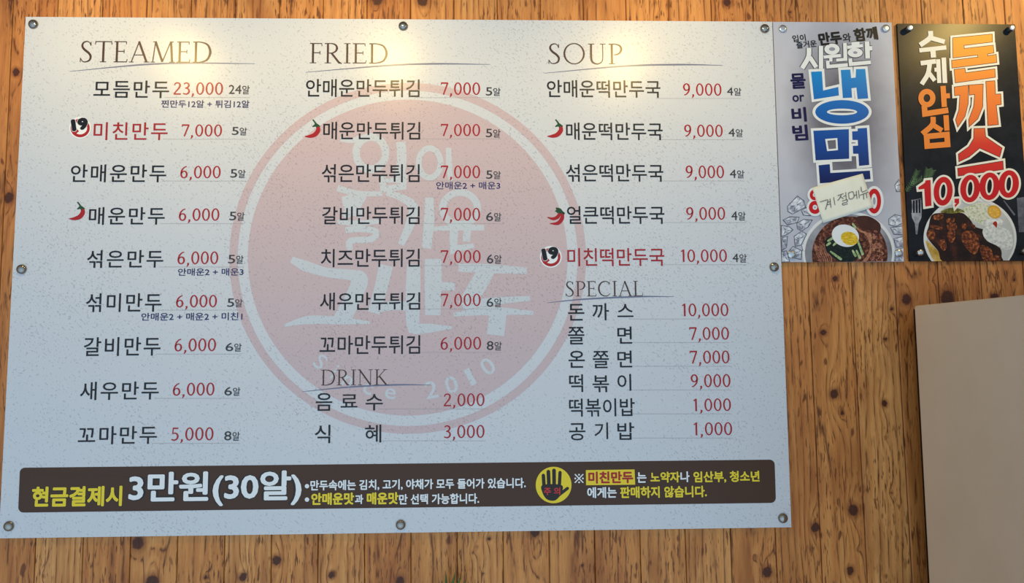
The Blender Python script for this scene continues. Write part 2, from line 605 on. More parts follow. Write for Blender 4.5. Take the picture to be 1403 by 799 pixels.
def build_wall():
    pitch, x0, ztop, zbot = .0876, -.7768, 1.05, -.05
    k0, k1 = -7, 31
    loc = [0, .0010, .0022] + list(np.linspace(.006, pitch - .006, 17)) + [pitch - .0022, pitch - .0010]
    zs = np.concatenate([np.linspace(-1.35, -.25, 24)[:-1], np.linspace(-.25, 1.18, 225), np.linspace(1.18, 1.75, 16)[1:]])
    cols = []
    for k in range(k0, k1):
        for l in loc:
            cols.append((k, l))
    cols.append((k1, 0.0))
    nx, nz = len(cols), len(zs)
    kk = np.array([c[0] for c in cols])
    ll = np.array([c[1] for c in cols])
    X = (x0 + kk * pitch + ll)[None, :] + ((ztop - zs) / (ztop - zbot) * .0065)[:, None]
    Z = np.repeat(zs[:, None], nx, 1)
    d = np.where(ll == 0, .0022, np.where((ll < .0015) | (ll > pitch - .0015), .0007, 0))
    Y = np.repeat(d[None, :], nz, 0)
    ed = np.minimum(ll, pitch - ll)
    # grain field: annual rings of a tree cut lengthwise, a different board each time
    G = np.zeros_like(X)
    T = np.zeros_like(X)
    for k in range(k0, k1 + 1):
        m = kk == k
        u = ll[m] / pitch
        c = rng.uniform(-.2, 1.2)
        wob = sum(rng.normal(0, .5 / (j + 1)) * np.sin(zs * rng.uniform(2, 5) * (j + 1) + rng.uniform(0, 6)) for j in range(3))
        dep = .10 + .35 * np.abs(np.sin(zs * rng.uniform(.6, 1.5) + rng.uniform(0, 6)))
        r = np.sqrt((u[None, :] - c - .06 * wob[:, None]) ** 2 + dep[:, None] ** 2)
        G[:, m] = r * rng.uniform(6, 10) + rng.uniform(0, 9)
        T[:, m] = rng.uniform(0, 1)
    K = np.full_like(X, 9.0)
    for px, py, rad, el in KNOTS:
        c = at(px, py, 0)
        r = rad * .00143
        pk = math.floor((c[0] - x0 - (ztop - c[2]) / (ztop - zbot) * .0065) / pitch)
        own = ((kk == pk) | ((kk == pk + 1) & (ll == 0)))[None, :]
        dx, dz = (X - c[0]) / r, (Z - c[2]) / (r * 1.0)
        ka, ks = rng.uniform(-.6, .6), rng.uniform(.75, 1.15)
        q = np.sqrt((dx * math.cos(ka) + dz * math.sin(ka)) ** 2 + ((dz * math.cos(ka) - dx * math.sin(ka)) * ks) ** 2)
        q = q + max(0, 5.0 - rad) * .15
        K = np.where(own, np.minimum(K, q), K)
        bump = np.exp(-np.sqrt((dx / 1.7) ** 2 + (dz / (4.2 * el)) ** 2) * 1.3)
        G += np.where(own, bump * min(5.5, rad * .42 * max(1, el)), 0)
    verts = np.stack([X, Y, Z], -1).reshape(-1, 3)
    me = bpy.data.meshes.new('wall_back')
    idx = np.arange(nx * nz).reshape(nz, nx)
    f = np.stack([idx[:-1, :-1], idx[:-1, 1:], idx[1:, 1:], idx[1:, :-1]], -1).reshape(-1, 4)
    me.from_pydata(verts.tolist(), [], f.tolist())
    for nm, arr in (('grain', G), ('knot', K), ('tone', T), ('edge', np.repeat(ed[None, :], nz, 0))):
        a = me.attributes.new(nm, 'FLOAT', 'POINT')
        a.data.foreach_set('value', arr.astype(np.float32).ravel())
    me.update()
    o = bpy.data.objects.new('wall_back', me)
    me.materials.append(wood_material())
    C.objects.link(o)
    o['kind'] = 'structure'


build_wall()

# ------------------------------------------------------------------ shared materials
M_board = stucco('plaster_print_white', (206, 208, 211))
M_pink = stucco('plaster_print_pink', (200, 178, 179))
M_stamp = stucco('plaster_print_pale', (200, 204, 207), 1.25)
M_edge = flat('panel_edge', (198, 196, 194))
M_black = flat('ink_black', (22, 20, 21))
M_red = flat('ink_red', (166, 24, 26))
M_redname = flat('ink_red_name', (160, 26, 28))
M_navy = flat('ink_navy', (36, 34, 92))
M_count = flat('ink_dark_grey', (58, 54, 52))
M_head = flat('ink_brown', (72, 50, 40))
M_swoosh = flat('ink_slate', (112, 116, 140))
M_leader = flat('ink_pale_grey', (160, 156, 154))
M_band = flat('ink_band_brown', (72, 46, 28), .4, .3)
M_yellow = flat('ink_yellow', (236, 208, 36))
M_white = flat('ink_white', (232, 234, 234))
M_dark = flat('ink_outline', (34, 22, 16))
M_green = flat('ink_green', (30, 72, 36))
M_chrome = flat('polished_steel', (150, 145, 138), .13, .5, 1.0)
M_chrome2 = flat('brushed_steel', (200, 200, 198), .26, .5, 1.0)

# ------------------------------------------------------------------ the big menu board
YF = -.0055
bq = [at(*p, YF) for p in ((35.5, 22.8), (1057.8, 30.0), (1084.5, 723.0), (-2.0, 737.5))]
zt = (bq[0][2] + bq[1][2]) / 2
zb = (bq[2][2] + bq[3][2]) / 2
xl = (bq[0][0] + bq[3][0]) / 2
xr = (bq[1][0] + bq[2][0]) / 2
menu = thing('menu_board', 'large white printed menu board with a pink round stamp, screwed to the plank wall', 'menu board', ((xl + xr) / 2, -.0006, zb))
panel = slab('panel', [(xl, 0, zt), (xr, 0, zt), (xr, 0, zb), (xl, 0, zb)], -.0006, YF, M_board, menu)

# pale red stamp behind the lettering
I = Ink('stamp_ring', M_pink, menu, YF, 1)
I.polys(ring(558.5, 354, 244.5, 240.5, 233, 230, 96)).done()
I = Ink('stamp_disc', M_pink, menu, YF, 1)
I.fill(ell(558.5, 353, 219, 216.5, 96))
disc = I.done()
I = Ink('stamp_lettering', M_stamp, disc, YF, 2)
z = zoomed(380, 170, 3.475)
w = lambda v: v / 3.475
I.polys([z(p) for p in ring(445, 138, 88, 95, 52, 58)])
I.stroke(z([(300, 72), (360, 78), (400, 60)]), w(24), 4)
I.stroke(z([(588, 85), (592, 170), (578, 282)]), w(46), 4)
I.stroke(z([(500, 245), (505, 318)]), w(30)).stroke(z([(500, 272), (600, 262)]), w(22)).stroke(z([(495, 312), (612, 296)]), w(30)).stroke(z([(604, 240), (598, 308)]), w(30))
I.polys([z(p) for p in ring(725, 185, 66, 84, 38, 56)])
I.stroke(z([(815, 112), (818, 200), (826, 272)]), [w(26), w(30), w(20)], 4)
I.stroke(z([(286, 305), (380, 330), (500, 332)]), [w(30), w(26), w(22)], 4)
I.stroke(z([(400, 335), (370, 390), (318, 440)]), [w(60), w(50), w(36)], 4).stroke(z([(330, 340), (350, 400), (410, 430)]), [w(50), w(60), w(40)], 4)
I.stroke(z([(285, 466), (385, 472), (490, 462)]), [w(20), w(30), w(20)], 4)
I.stroke(z([(325, 505), (400, 500), (468, 512), (448, 548), (350, 556), (345, 600)]), w(30), 4)
I.stroke(z([(520, 328), (590, 350), (648, 395), (630, 480), (588, 575)]), [w(26), w(34), w(46), w(44), w(30)], 5)
I.stroke(z([(724, 350), (722, 470), (710, 592)]), [w(40), w(50), w(44)], 4)
I.polys([z(p) for p in ring(870, 402, 100, 92, 66, 60)])
I.stroke(z([(745, 500), (860, 492), (985, 494)]), [w(20), w(30), w(26)], 4)
I.stroke(z([(842, 500), (838, 560)]), w(40)).stroke(z([(905, 500), (900, 560)]), w(36)).stroke(z([(838, 540), (840, 600), (935, 578)]), [w(36), w(36), w(20)])
z = zoomed(300, 340, 2.698)
w = lambda v: v / 2.698
I.stroke(z([(268, 42), (320, 66), (400, 90), (490, 100), (520, 118), (498, 180), (452, 270)]), [w(24), w(40), w(34), w(40), w(62), w(60), w(66)], 5)
I.stroke(z([(242, 286), (330, 266), (440, 268), (558, 276)]), [w(10), w(32), w(30), w(10)], 5)
I.stroke(z([(618, 64), (598, 150), (572, 240)]), [w(52), w(48), w(44)], 4).stroke(z([(575, 222), (660, 212), (722, 222)]), w(34), 4)
I.stroke(z([(720, 60), (718, 150), (716, 262), (722, 312)]), [w(48), w(56), w(50), w(40)], 4)
I.stroke(z([(716, 300), (780, 296), (862, 294)]), [w(40), w(34), w(8)], 4)
I.stroke(z([(792, 40), (792, 140), (790, 248)]), [w(62), w(64), w(56)], 4).stroke(z([(800, 140), (872, 142)]), w(30))
I.stroke(z([(885, 72), (1000, 76), (1138, 84)]), [w(30), w(34), w(24)], 4)
I.stroke(z([(990, 80), (950, 150), (905, 215)]), [w(62), w(64), w(50)], 4).stroke(z([(900, 212), (1020, 196), (1150, 186)]), [w(34), w(28), w(18)], 4)
I.stroke(z([(868, 246), (1000, 232), (1162, 240)]), [w(14), w(34), w(14)], 4).stroke(z([(1032, 240), (1022, 322)]), w(64))
I.done()
I = Ink('stamp_year', M_stamp, disc, YF, 2)
for ch, a in zip('Since2010', (-38.7, -31.5, -25.5, -16.5, -7, 10, 18.6, 27, 35.5)):
    a = math.radians(a)
    cx, cy = 558 + 190 * math.sin(a), 351 + 188 * math.cos(a)
    hh = {'S': 21, 'i': 21, 'n': 15, 'c': 15, 'e': 15}.get(ch, 24)
    ww = {'S': 14, 'i': 3.5, 'n': 13, 'c': 13, 'e': 15, '1': 8}.get(ch, 17)
    I.text(ch, cx - ww / 2, cx + ww / 2, cy - hh / 2 - (2 if hh > 15 else -2), cy + hh / 2 - (2 if hh > 15 else -2), .012, a)
I.done()


def heading(s, x0, x1, top, bot, sw):
    Ink('section_heading', M_head, menu, YF, 4).glyph_strokes(s, CAPS, x0, x1, top, bot, .10, 1.15).done()
    Ink('heading_swoosh', M_swoosh, menu, YF, 3).stroke(sw, [.5, 2.0, 2.2, .5], 8).done()


heading('STEAMED', 110, 290, 56.7, 85.4, [(95.7, 97.8), (192, 88.8), (257, 86.4), (349, 87.2)])
heading('FRIED', 424.6, 531.4, 59.3, 86.7, [(418.8, 99), (529.6, 89.8), (593.8, 87.4), (671.5, 88.2)])
heading('SOUP', 751.3, 853, 59.8, 87.5, [(745.7, 100.3), (854, 90.6), (931, 88.5), (990.5, 89.5)])
heading('DRINK', 439.8, 532.7, 506.5, 527.8, [(414, 536.8), (478, 530.5), (542.5, 527.4), (591, 527.7)])
heading('SPECIAL', 775, 881, 385.3, 406, [(749.5, 415), (800.7, 410), (872.7, 406.6), (923, 406.4)])


def row(names, price, px, py, count=None, cx=None, cy=None, red=False, lead=None):
    """names: [(text, x0, x1, top, bottom)] of one dish; price box; pieces per plate"""
    I = Ink('dish_name', M_redname if red else M_black, menu, YF, 4)
    for n in names:
        I.text(*n, bold=.007, space=1.13 if n[1] < 240 else 1.0)
    o = I.done()
    if red:
        o['label'] = 'red lettering'
    Ink('price', M_red, menu, YF, 4).glyph_strokes(price, NUM, px[0], px[1], py[0], py[1], .06, 1.22).done()
    if count:
        I = Ink('piece_count', M_count, menu, YF, 4)
        split = cx[1] - 10.2
        I.text(count, cx[0], split - 1.2, cy[0], cy[1], .004)
        I.text('알', split, cx[1], cy[0] + .8, cy[1] + .4, .008)
        I.done()
    x_end = lead if lead else (cx[1] if cx else px[1])
    yb = py[1] + 3.6
    I = Ink('leader_line', M_leader, menu, YF, 3)
    x = names[-1][2] - 6
    while x < x_end:
        I.polys([[(x, yb), (x + .8, yb), (x + .8, yb + .7), (x, yb + .7)]])
        x += 1.5
    I.done()


def note(s, x0, x1, top, bot):
    Ink('side_note', M_navy, menu, YF, 4).text(s, x0, x1, top, bot, .012).done()


row([('모듬만두', 128.3, 231.7, 110.3, 134.2)], '23,000', (237.4, 306), (112.9, 129.6), '24', (313.5, 342), (116.3, 128.6))
note('찐만두12알 + 튀김12알', 221, 341.8, 137.3, 147.7)
row([('미친만두', 128.3, 229.7, 167.5, 192)], '7,000', (248.4, 304.6), (170.6, 186.8), '5', (317.7, 338.4), (174, 184.9), True)
row([('안매운만두', 97, 227.9, 225.4, 249.8)], '6,000', (246.3, 302.8), (227.4, 244.1), '5', (315.6, 336.4), (231.8, 243.4))
row([('매운만두', 121.9, 225.8, 283.9, 308)], '6,000', (244.3, 301), (285.7, 302.4), '5', (314.3, 335.1), (290.2, 301.9))
row([('섞은만두', 119.3, 223.8, 342.7, 367)], '6,000', (242.5, 299.5), (344.7, 361.9), '5', (312.5, 333.6), (349.3, 361))
note('안매운2 + 매운3', 243.8, 333.6, 367.6, 377.8)
row([('섞미만두', 118, 221.5, 402, 427.5)], '6,000', (240.4, 297.7), (404.4, 421), '5', (311.3, 332.3), (409, 420.5))
note('안매운2 + 매운2 + 미친1', 193.7, 332.3, 428.6, 439.2)
row([('갈비만두', 115, 220, 462, 487.8)], '6,000', (238.4, 296.4), (464, 481.3), '6', (309, 331), (469.8, 481.3))
row([('새우만두', 109.8, 217.6, 523, 548)], '6,000', (236, 294.3), (524.7, 542), '6', (307.4, 329.2), (530.3, 542))
row([('꼬마만두', 107, 215, 584, 608.8)], '5,000', (234, 293), (586, 603.6), '8', (307.2, 328.5), (591, 603.6))

PX = (603.5, 658.3)
row([('안매운만두튀김', 419.3, 575, 108.5, 133)], '7,000', PX, (113, 129.8), '5', (665.6, 685.8), (119.6, 130.9))
row([('매운만두튀김', 443, 575.8, 167, 191.4)], '7,000', PX, (170, 186.3), '5', (665.6, 685.8), (176.5, 188))
row([('섞은만두튀김', 441, 575, 224.9, 249.8)], '7,000', PX, (227, 244), '5', (666, 686.2), (233.6, 245))
note('안매운2 + 매운3', 597.6, 685.4, 249.1, 259.5)
row([('갈비만두튀김', 441.5, 575, 283, 307.5)], '7,000', PX, (285, 302.4), '6', (666, 687), (290.8, 302.9))
row([('치즈만두튀김', 439.8, 575, 341, 366)], '7,000', (603.5, 659), (343, 360), '6', (667, 687.4), (348.6, 361))
row([('새우만두튀김', 438.5, 575.8, 400.8, 425)], '7,000', (603.5, 659), (402.6, 419.5), '6', (666.6, 687.4), (408, 420.5))
row([('꼬마만두튀김', 438, 575.8, 459.8, 485.5)], '6,000', (602.8, 659.7), (461.8, 479), '8', (666.9, 687.6), (467.5, 479.8))
row([('음', 432.6, 455.2, 538.6, 563), ('료', 466.8, 489.9, 540.5, 558.5), ('수', 500.9, 524.5, 540, 562.5)], '2,000', (607.4, 664.3), (539.3, 556.5))
row([('식', 431.3, 452.6, 582.2, 607.5), ('혜', 500, 522.4, 582, 606.5)], '3,000', (607.4, 664.3), (582.7, 600.2))

row([('안매운떡만두국', 749.5, 905, 109.8, 133.7)], '9,000', (935, 989), (114.4, 130.9), '4', (996, 1015.8), (119.6, 130.7))
row([('매운떡만두국', 775.7, 908, 168, 192)], '9,000', (936.6, 990.7), (170.9, 187.3), '4', (998, 1018.2), (176, 187.2))
row([('섞은떡만두국', 775.7, 909, 225, 249)], '9,000', (938.6, 992.5), (227, 244), '4', (999.7, 1020), (232.5, 243.8))
row([('얼큰떡만두국', 777, 910.4, 282.4, 307)], '9,000', (939.4, 994), (284, 301), '4', (1002, 1021.7), (289.5, 301.6))
row([('미친떡만두국', 777.5, 910.4, 340, 364.7)], '10,000', (931, 996.4), (342, 358.8), '4', (1003.6, 1023.2), (347.4, 359.3), True)

row([('돈', 778.3, 800.7, 416.5, 439.3), ('까', 811.6, 834.4, 415.5, 439), ('스', 845.9, 867.8, 416.5, 434.5)], '10,000', (932.5, 998.4), (416, 433.2))
row([('쫄', 778.3, 800.7, 448, 472), ('면', 845.9, 866, 447.5, 471)], '7,000', (944, 999.3), (448.5, 465.5))
row([('온', 779, 801.3, 480.7, 504), ('쫄', 812.2, 834.4, 481, 504.6), ('면', 845.9, 866, 480.5, 503.5)], '7,000', (944.6, 1000), (480.7, 498))
row([('떡', 779.7, 798.9, 513, 537.3), ('볶', 811.8, 834.4, 514.5, 537.5), ('이', 845.9, 864.9, 512.5, 535.5)], '9,000', (945.5, 1001.3), (513, 530.5))
row([('떡볶이밥', 779.7, 869.8, 546, 570.8)], '1,000', (948, 1002), (546.3, 563.3))
row([('공', 779.7, 802, 580, 603.6), ('기', 814.5, 833.2, 579, 601.8), ('밥', 845.9, 869, 579, 602.8)], '1,000', (948.3, 1003.6), (579, 596.4))


def chilli(z, s, body, stem, wide):
    I = Ink('chilli_icon', M_red, menu, YF, 4)
    I.stroke(z(body), [v / s for v in wide], 6)
    o = I.done()
    I = Ink('chilli_stem', M_green, o, YF, 5)
    for pts, ws in stem:
        I.stroke(z(pts), [v / s for v in ws], 5)
    I.done()


S1 = [([(413, 260), (424, 274), (433, 290)], [7, 8, 12]), ([(411, 298), (430, 290), (452, 296)], [4, 16, 5]), ([(426, 284), (440, 296)], [14, 20])]
B1 = [(440, 293), (441, 318), (424, 340), (398, 349), (369, 350)]
for ox, oy in ((0, 210), (322.6, 97.2), (655.2, 97)):
    chilli(zoomed(ox, oy, 3.897), 3.897, B1, S1, [18, 24, 24, 18, 4])
z = zoomed(700, 210, 3.897)
chilli(z, 3.897, [(262, 318), (250, 340), (225, 350), (194, 342)], [([(240, 293), (262, 302), (284, 326)], [8, 14, 6]), ([(246, 300), (252, 318)], [10, 12])], [16, 20, 16, 4])
chilli(z, 3.897, [(276, 322), (272, 350), (250, 374), (208, 376)], [([(236, 308), (262, 312), (288, 322)], [5, 20, 6])], [16, 22, 20, 4])


def age_icon(cx, cy):
    I = Ink('age_limit_icon', M_white, menu, YF, 3)
    I.fill(ell(cx, cy, 15, 15, 36))
    o = I.done()
    I = Ink('ban_ring', M_red, o, YF, 4)
    I.polys(ring(cx, cy + .4, 13.2, 12.8, 9.6, 8.8, 36))
    I.stroke([(cx - 8, cy + 7), (cx - 3, cy + 3)], 5)
    I.done()
    I = Ink('age_number_halo', M_white, o, YF, 5)
    I.text('19', cx - 12.6, cx + 11.4, cy - 13.6, cy + 4.6, .10, math.radians(10))
    I.done()
    I = Ink('age_number', flat('ink_jet', (14, 10, 10)), o, YF, 6)
    I.text('19', cx - 12.2, cx + 11, cy - 13.2, cy + 3.9, .075, math.radians(10))
    I.done()['label'] = 'bold black number 19'


age_icon(109.8, 175)
age_icon(754.7, 352)

# brown notice band along the foot of the board
I = Ink('notice_band', M_band, menu, YF, 2)
cs = [(27, 641), (1061.5, 630), (1063, 689.3), (25, 702.5)]
pts = []
for i, (x, y) in enumerate(cs):
    sx, sy = (1 if i in (0, 3) else -1), (1 if i in (0, 1) else -1)
    a0 = (180, 270, 0, 90)[i]
    for k in range(7):
        a = math.radians(a0 + 15 * k)
        pts.append((x + sx * 7 + 7 * math.cos(a), y + sy * 7 + 7 * math.sin(a)))
I.fill(pts)
band = I.done()


def bandtext(s, x0, x1, top, bot, m, bold=.022, halo=True, mat_h=None):
    if halo:
        Ink('lettering_shadow', mat_h or M_dark, band, YF, 3).text(s, x0 - .9, x1 + .9, top - .9, bot + .9, bold + .045).done()
    Ink('notice_lettering', m, band, YF, 4).text(s, x0, x1, top, bot, bold).done()


bandtext('현금결제시', 43.7, 167.5, 666.3, 694.3, M_yellow, .035)
bandtext('3만원(30알)', 176.6, 413.6, 645.8, 693.6, M_white, .028)
Ink('notice_lettering', M_white, band, YF, 4).fill(ell(420.6, 666.3, 3, 3, 16)).done()
Ink('notice_lettering', M_white, band, YF, 4).fill(ell(420.6, 684.7, 3, 3, 16)).done()
bandtext('만두속에는 김치, 고기, 야채가 모두 들어가 있습니다.', 425.9, 721, 656.4, 671.2, M_white, .03)
bandtext('안매운맛', 426.4, 485.3, 675.2, 692, M_yellow, .04)
bandtext('과', 486.2, 497.8, 677.6, 690.8, M_white, .03)
bandtext('매운맛', 502.5, 546, 674.6, 691.4, M_yellow, .04)
bandtext('만 선택 가능합니다.', 546.8, 656.6, 676.4, 691, M_white, .03)
I = Ink('warning_hand', M_yellow, band, YF, 3)
I.fill(ell(758.5, 664.7, 24.5, 25, 48))
hand = I.done()
z = zoomed(700, 590, 3.507)
I = Ink('hand_print', M_dark, hand, YF, 4)
for a, b, ww in (((160, 280), (156, 216), 17), ((183, 275), (180, 198), 18), ((208, 275), (207, 192), 18), ((232, 280), (236, 202), 16), ((228, 312), (272, 278), 15)):
    I.stroke(z([a, b]), ww / 3.507, cap=True)
I.fill(z(catmull([(152, 262), (243, 262), (243, 300), (222, 330), (200, 338), (172, 330), (152, 300)], 5, True)))
I.done()
Ink('hand_lettering', flat('ink_bright_red', (214, 40, 40)), hand, YF, 5).text('주 의', 745.2, 767.6, 668, 678.4, .02).done()
I = Ink('reference_mark', M_white, band, YF, 4)
I.stroke([(787.6, 649.8), (799.2, 661.6)], 1.5).stroke([(799.2, 649.8), (787.6, 661.6)], 1.5)
for px, py in ((793.4, 650.6), (793.4, 661), (788.2, 655.7), (798.6, 655.7)):
    I.fill(ell(px, py, 1.25, 1.25, 12))
I.done()
I = Ink('yellow_tag', M_yellow, band, YF, 3)
I.fill([(802.7, 644.3), (869.4, 643.4), (870.3, 664.2), (803, 665)]).done()
Ink('notice_lettering', M_red, band, YF, 5).text('미친만두', 806, 867.6, 646, 662.6, .04).done()
bandtext('는', 872.8, 885.8, 647.2, 661.6, M_white, .03)
bandtext('노약자', 891, 931.5, 646.4, 661.4, M_yellow, .035)
bandtext('나', 932.2, 944.8, 646, 660.8, M_white, .03)
bandtext('임산부, 청소년', 950, 1040.7, 645.4, 661.4, M_yellow, .035)
bandtext('에게는', 804.5, 845, 667.4, 682.6, M_white, .03)
bandtext('판매하지 않습니다.', 849.7, 968.6, 666.2, 682.2, M_yellow, .035)

DOME = [(.0094, 0), (.0095, .0008)] + [(.0093 * math.cos(math.radians(a)), .0012 + .0056 * math.sin(math.radians(a))) for a in (8, 22, 36, 50, 62, 73, 82, 88)]
for px, py in ((46, 33.5), (552.5, 36), (1047.5, 39.5), (30, 369), (1060.5, 366), (12.5, 721), (549, 719), (1072.5, 710)):
    lathe_y('screw_cap', px, py, YF, DOME, M_chrome, menu)


# ------------------------------------------------------------------ cold-noodle poster
def poster(name, label, corners, mat):
    q = [at(*p, YF) for p in corners]
    l, r = (q[0][0] + q[3][0]) / 2, (q[1][0] + q[2][0]) / 2
    t, b = (q[0][2] + q[1][2]) / 2, (q[2][2] + q[3][2]) / 2
    th = thing(name, label, 'poster', ((l + r) / 2, -.0006, b))
    slab('panel', [(l, 0, t), (r, 0, t), (r, 0, b), (l, 0, b)], -.0006, YF, mat, th)
    return th


def poster_grey():
    n = N('poster_grey_print', .42, .2)
    g = n.node('ShaderNodeNewGeometry').outputs['Position']
    sx = n.node('ShaderNodeSeparateXYZ', {0: g})
    dx = n.math('DIVIDE', n.math('SUBTRACT', sx.outputs[0], .885), .085)
    dz = n.math('DIVIDE', n.math('SUBTRACT', sx.outputs[2], .80), .17)
    d = n.math('SQRT', n.math('ADD', n.math('MULTIPLY', dx, dx), n.math('MULTIPLY', dz, dz)))
    v = n.math('ADD', d, n.math('MULTIPLY', n.math('SUBTRACT', n.noise(n.coords(), 26, 3), .5), .35))
    c = n.ramp(n.rng(v, .5, 1.5), [(0, srgb(104, 102, 112)), (.55, srgb(158, 158, 168)), (1, srgb(186, 187, 197))])
    return n.color(c)


def blue_print():
    n = N('ink_blue_fade', .42, .2)
    g = n.node('ShaderNodeNewGeometry').outputs['Position']
    zc = n.node('ShaderNodeSeparateXYZ', {0: g}).outputs[2]
    return n.color(n.ramp(n.rng(zc, .68, .93), [(0, srgb(6, 26, 84)), (.35, srgb(6, 70, 150)), (.7, srgb(4, 108, 186)), (1, srgb(8, 140, 204))]))


QN = [(1059.5, 29.8), (1221.5, 31), (1238.5, 358), (1071.5, 359.8)]
nood = poster('poster', 'grey poster with big blue lettering over a printed noodle bowl, beside the menu board', QN, poster_grey())
M_pw = flat('poster_white_ink', (226, 228, 226), .42, .2)
M_blue = blue_print()
M_pnavy = flat('poster_navy_ink', (22, 14, 66), .42, .2)
M_pblack = flat('poster_black_ink', (16, 15, 18), .42, .2)


def pink_(name, mat, layer, parent=nood, clip=QN):
    return Ink(name, mat, parent, YF, layer, clip)


# ice cubes and bowl
M_ice = mottled('ice_print', [(.3, (112, 114, 130)), (.48, (176, 180, 192)), (.62, (226, 229, 234))], 110)
M_icee = mottled('ice_edge', [(.35, (58, 58, 70)), (.65, (128, 130, 144))], 140)
z = zoomed(1070, 240, 6.659)
cubes = [[(60, 285), (150, 190), (210, 235), (225, 290), (105, 355), (62, 330)], [(20, 410), (85, 380), (165, 385), (150, 430), (60, 455)], [(145, 440), (205, 405), (285, 410), (250, 470), (190, 510), (150, 490)],
         [(5, 460), (75, 470), (110, 500), (60, 540), (5, 560)], [(185, 320), (250, 290), (270, 370), (205, 365)], [(120, 560), (190, 510), (235, 540), (180, 640), (130, 650)], [(10, 570), (60, 560), (50, 660), (5, 690)], [(75, 690), (110, 650), (190, 690), (185, 770), (90, 750)],
         [(5, 700), (50, 690), (80, 790), (5, 795)], [(985, 400), (1040, 360), (1105, 375), (1110, 440), (1040, 470), (985, 450)], [(1000, 480), (1110, 465), (1112, 545), (1030, 540)], [(1030, 580), (1115, 560), (1118, 650), (1050, 660)], [(1045, 690), (1120, 660), (1125, 790), (1040, 790)], [(1040, 90), (1075, 40), (1100, 60), (1105, 150), (1055, 150)],
         [(190, 640), (240, 600), (250, 690), (200, 690)]]
for kq, cq in enumerate(cubes):
    ice = pink_('ice_print', M_ice, 2 + .1 * kq).fill(z(cq)).done()
    I = pink_('ice_edge', M_icee, 3.6, ice)
    I.stroke(z(cq), 1.1, closed=True)
    c = np.mean(np.array(cq), 0)
    for q in cq[::2]:
        I.stroke(z([(np.array(q) * .75 + c * .25), c * .85 + np.array(q) * .15]), [.3, 1.3])
    I.done()
I = pink_('bowl_print', flat('bowl_rim_print', (222, 222, 220), .42, .2), 4)
I.fill(z(ell(617, 700, 422, 368, 72)))
bowl = I.done()
pink_('bowl_inside', mottled('bowl_inside_print', [(.3, (112, 112, 118)), (.7, (172, 172, 176))], 16), 5, bowl).fill(z(ell(617, 712, 398, 354, 72))).done()
pink_('broth', mottled('broth_print', [(.3, (40, 18, 12)), (.5, (82, 42, 28)), (.68, (150, 92, 66))], 150, detail=3), 6, bowl).fill(z(ell(628, 728, 345, 352, 72))).done()
pink_('broth', mottled('broth_dark', [(.3, (58, 30, 22)), (.7, (74, 38, 28))], 60), 7, bowl).fill(z(catmull([(690, 385), (800, 375), (900, 440), (905, 520), (860, 560), (800, 500), (720, 470)], 6, True))).done()
I = pink_('noodles', mottled('noodle_print', [(.3, (140, 84, 62)), (.7, (196, 140, 108))], 150, detail=2), 8, bowl)
for k in range(7):
    I.stroke(z([(690 + 4 * k, 480 + 6 * k), (770 + 8 * k, 540), (815 - 3 * k + 4 * k, 640), (790 + 4 * k, 730), (730 + 6 * k, 800)]), .95, 6)
for k in range(9):
    x = 300 + 13 * k
    I.stroke(z([(x, 620 + 9 * k % 30), (x + 18, 690), (x + 40 + 6 * (k % 3), 750), (x + 60, 800)]), .85, 5)
for k in range(26):
    x, y = random.uniform(830, 940), random.uniform(520, 780)
    a = random.uniform(0, 3.1)
    if ((x - 628) / 310) ** 2 + ((y - 728) / 315) ** 2 > 1:
        continue
    I.stroke(z([(x, y), (x + 22 * math.cos(a), y + 22 * math.sin(a)), (x + 30 * math.cos(a + .9), y + 30 * math.sin(a + .9))]), 1.5, 4)
I.done()
I = pink_('meat', mottled('meat_print', [(.35, (88, 42, 32)), (.6, (150, 88, 72)), (.75, (200, 150, 130))], 190), 8, bowl)
for k in range(34):
    x, y = random.choice([(random.uniform(820, 950), random.uniform(500, 790)), (random.uniform(300, 400), random.uniform(520, 790))])
    if ((x - 628) / 320) ** 2 + ((y - 728) / 325) ** 2 > 1:
        continue
    I.fill(z(ell(x, y, random.uniform(9, 20), random.uniform(7, 15), 9, rot=random.uniform(0, 3))))
I.done()
I = pink_('seaweed', mottled('seaweed_print', [(.35, (14, 18, 18)), (.6, (26, 38, 34)), (.75, (60, 84, 56))], 170), 9, bowl)
I.fill(z(catmull([(410, 585), (470, 560), (520, 620), (640, 650), (720, 620), (745, 690), (690, 760), (620, 800), (520, 780), (440, 720), (405, 660)], 5, True))).done()
I = pink_('cucumber', mottled('cucumber_print', [(.3, (88, 124, 66)), (.6, (176, 194, 142)), (.75, (220, 226, 196))], 180), 10, bowl)
for q in ([(430, 600), (470, 575)], [(455, 700), (545, 765)], [(700, 600), (745, 720)], [(690, 690), (720, 755)], [(655, 690), (680, 735)], [(655, 445), (680, 480)], [(420, 640), (445, 620)], [(480, 640), (520, 600)]):
    I.stroke(z(q), [2.6, 3.6], cap=True)
I.done()
egg = pink_('egg_print', flat('egg_white_print', (228, 230, 230), .42, .2), 11, bowl)
egg.fill(z(ell(588, 553, 126, 100, 48, rot=.3))).done()
pink_('egg_yolk', mottled('yolk_print', [(.35, (196, 150, 20)), (.6, (232, 198, 52)), (.75, (242, 226, 130))], 120, stretch=(1, 1, 3)), 12, bowl).fill(z(ell(625, 578, 80, 60, 36, rot=.35))).done()
for q in ((668, 398, 14, 26), (412, 450, 26, 14), (640, 380, 20, 9)):
    pass

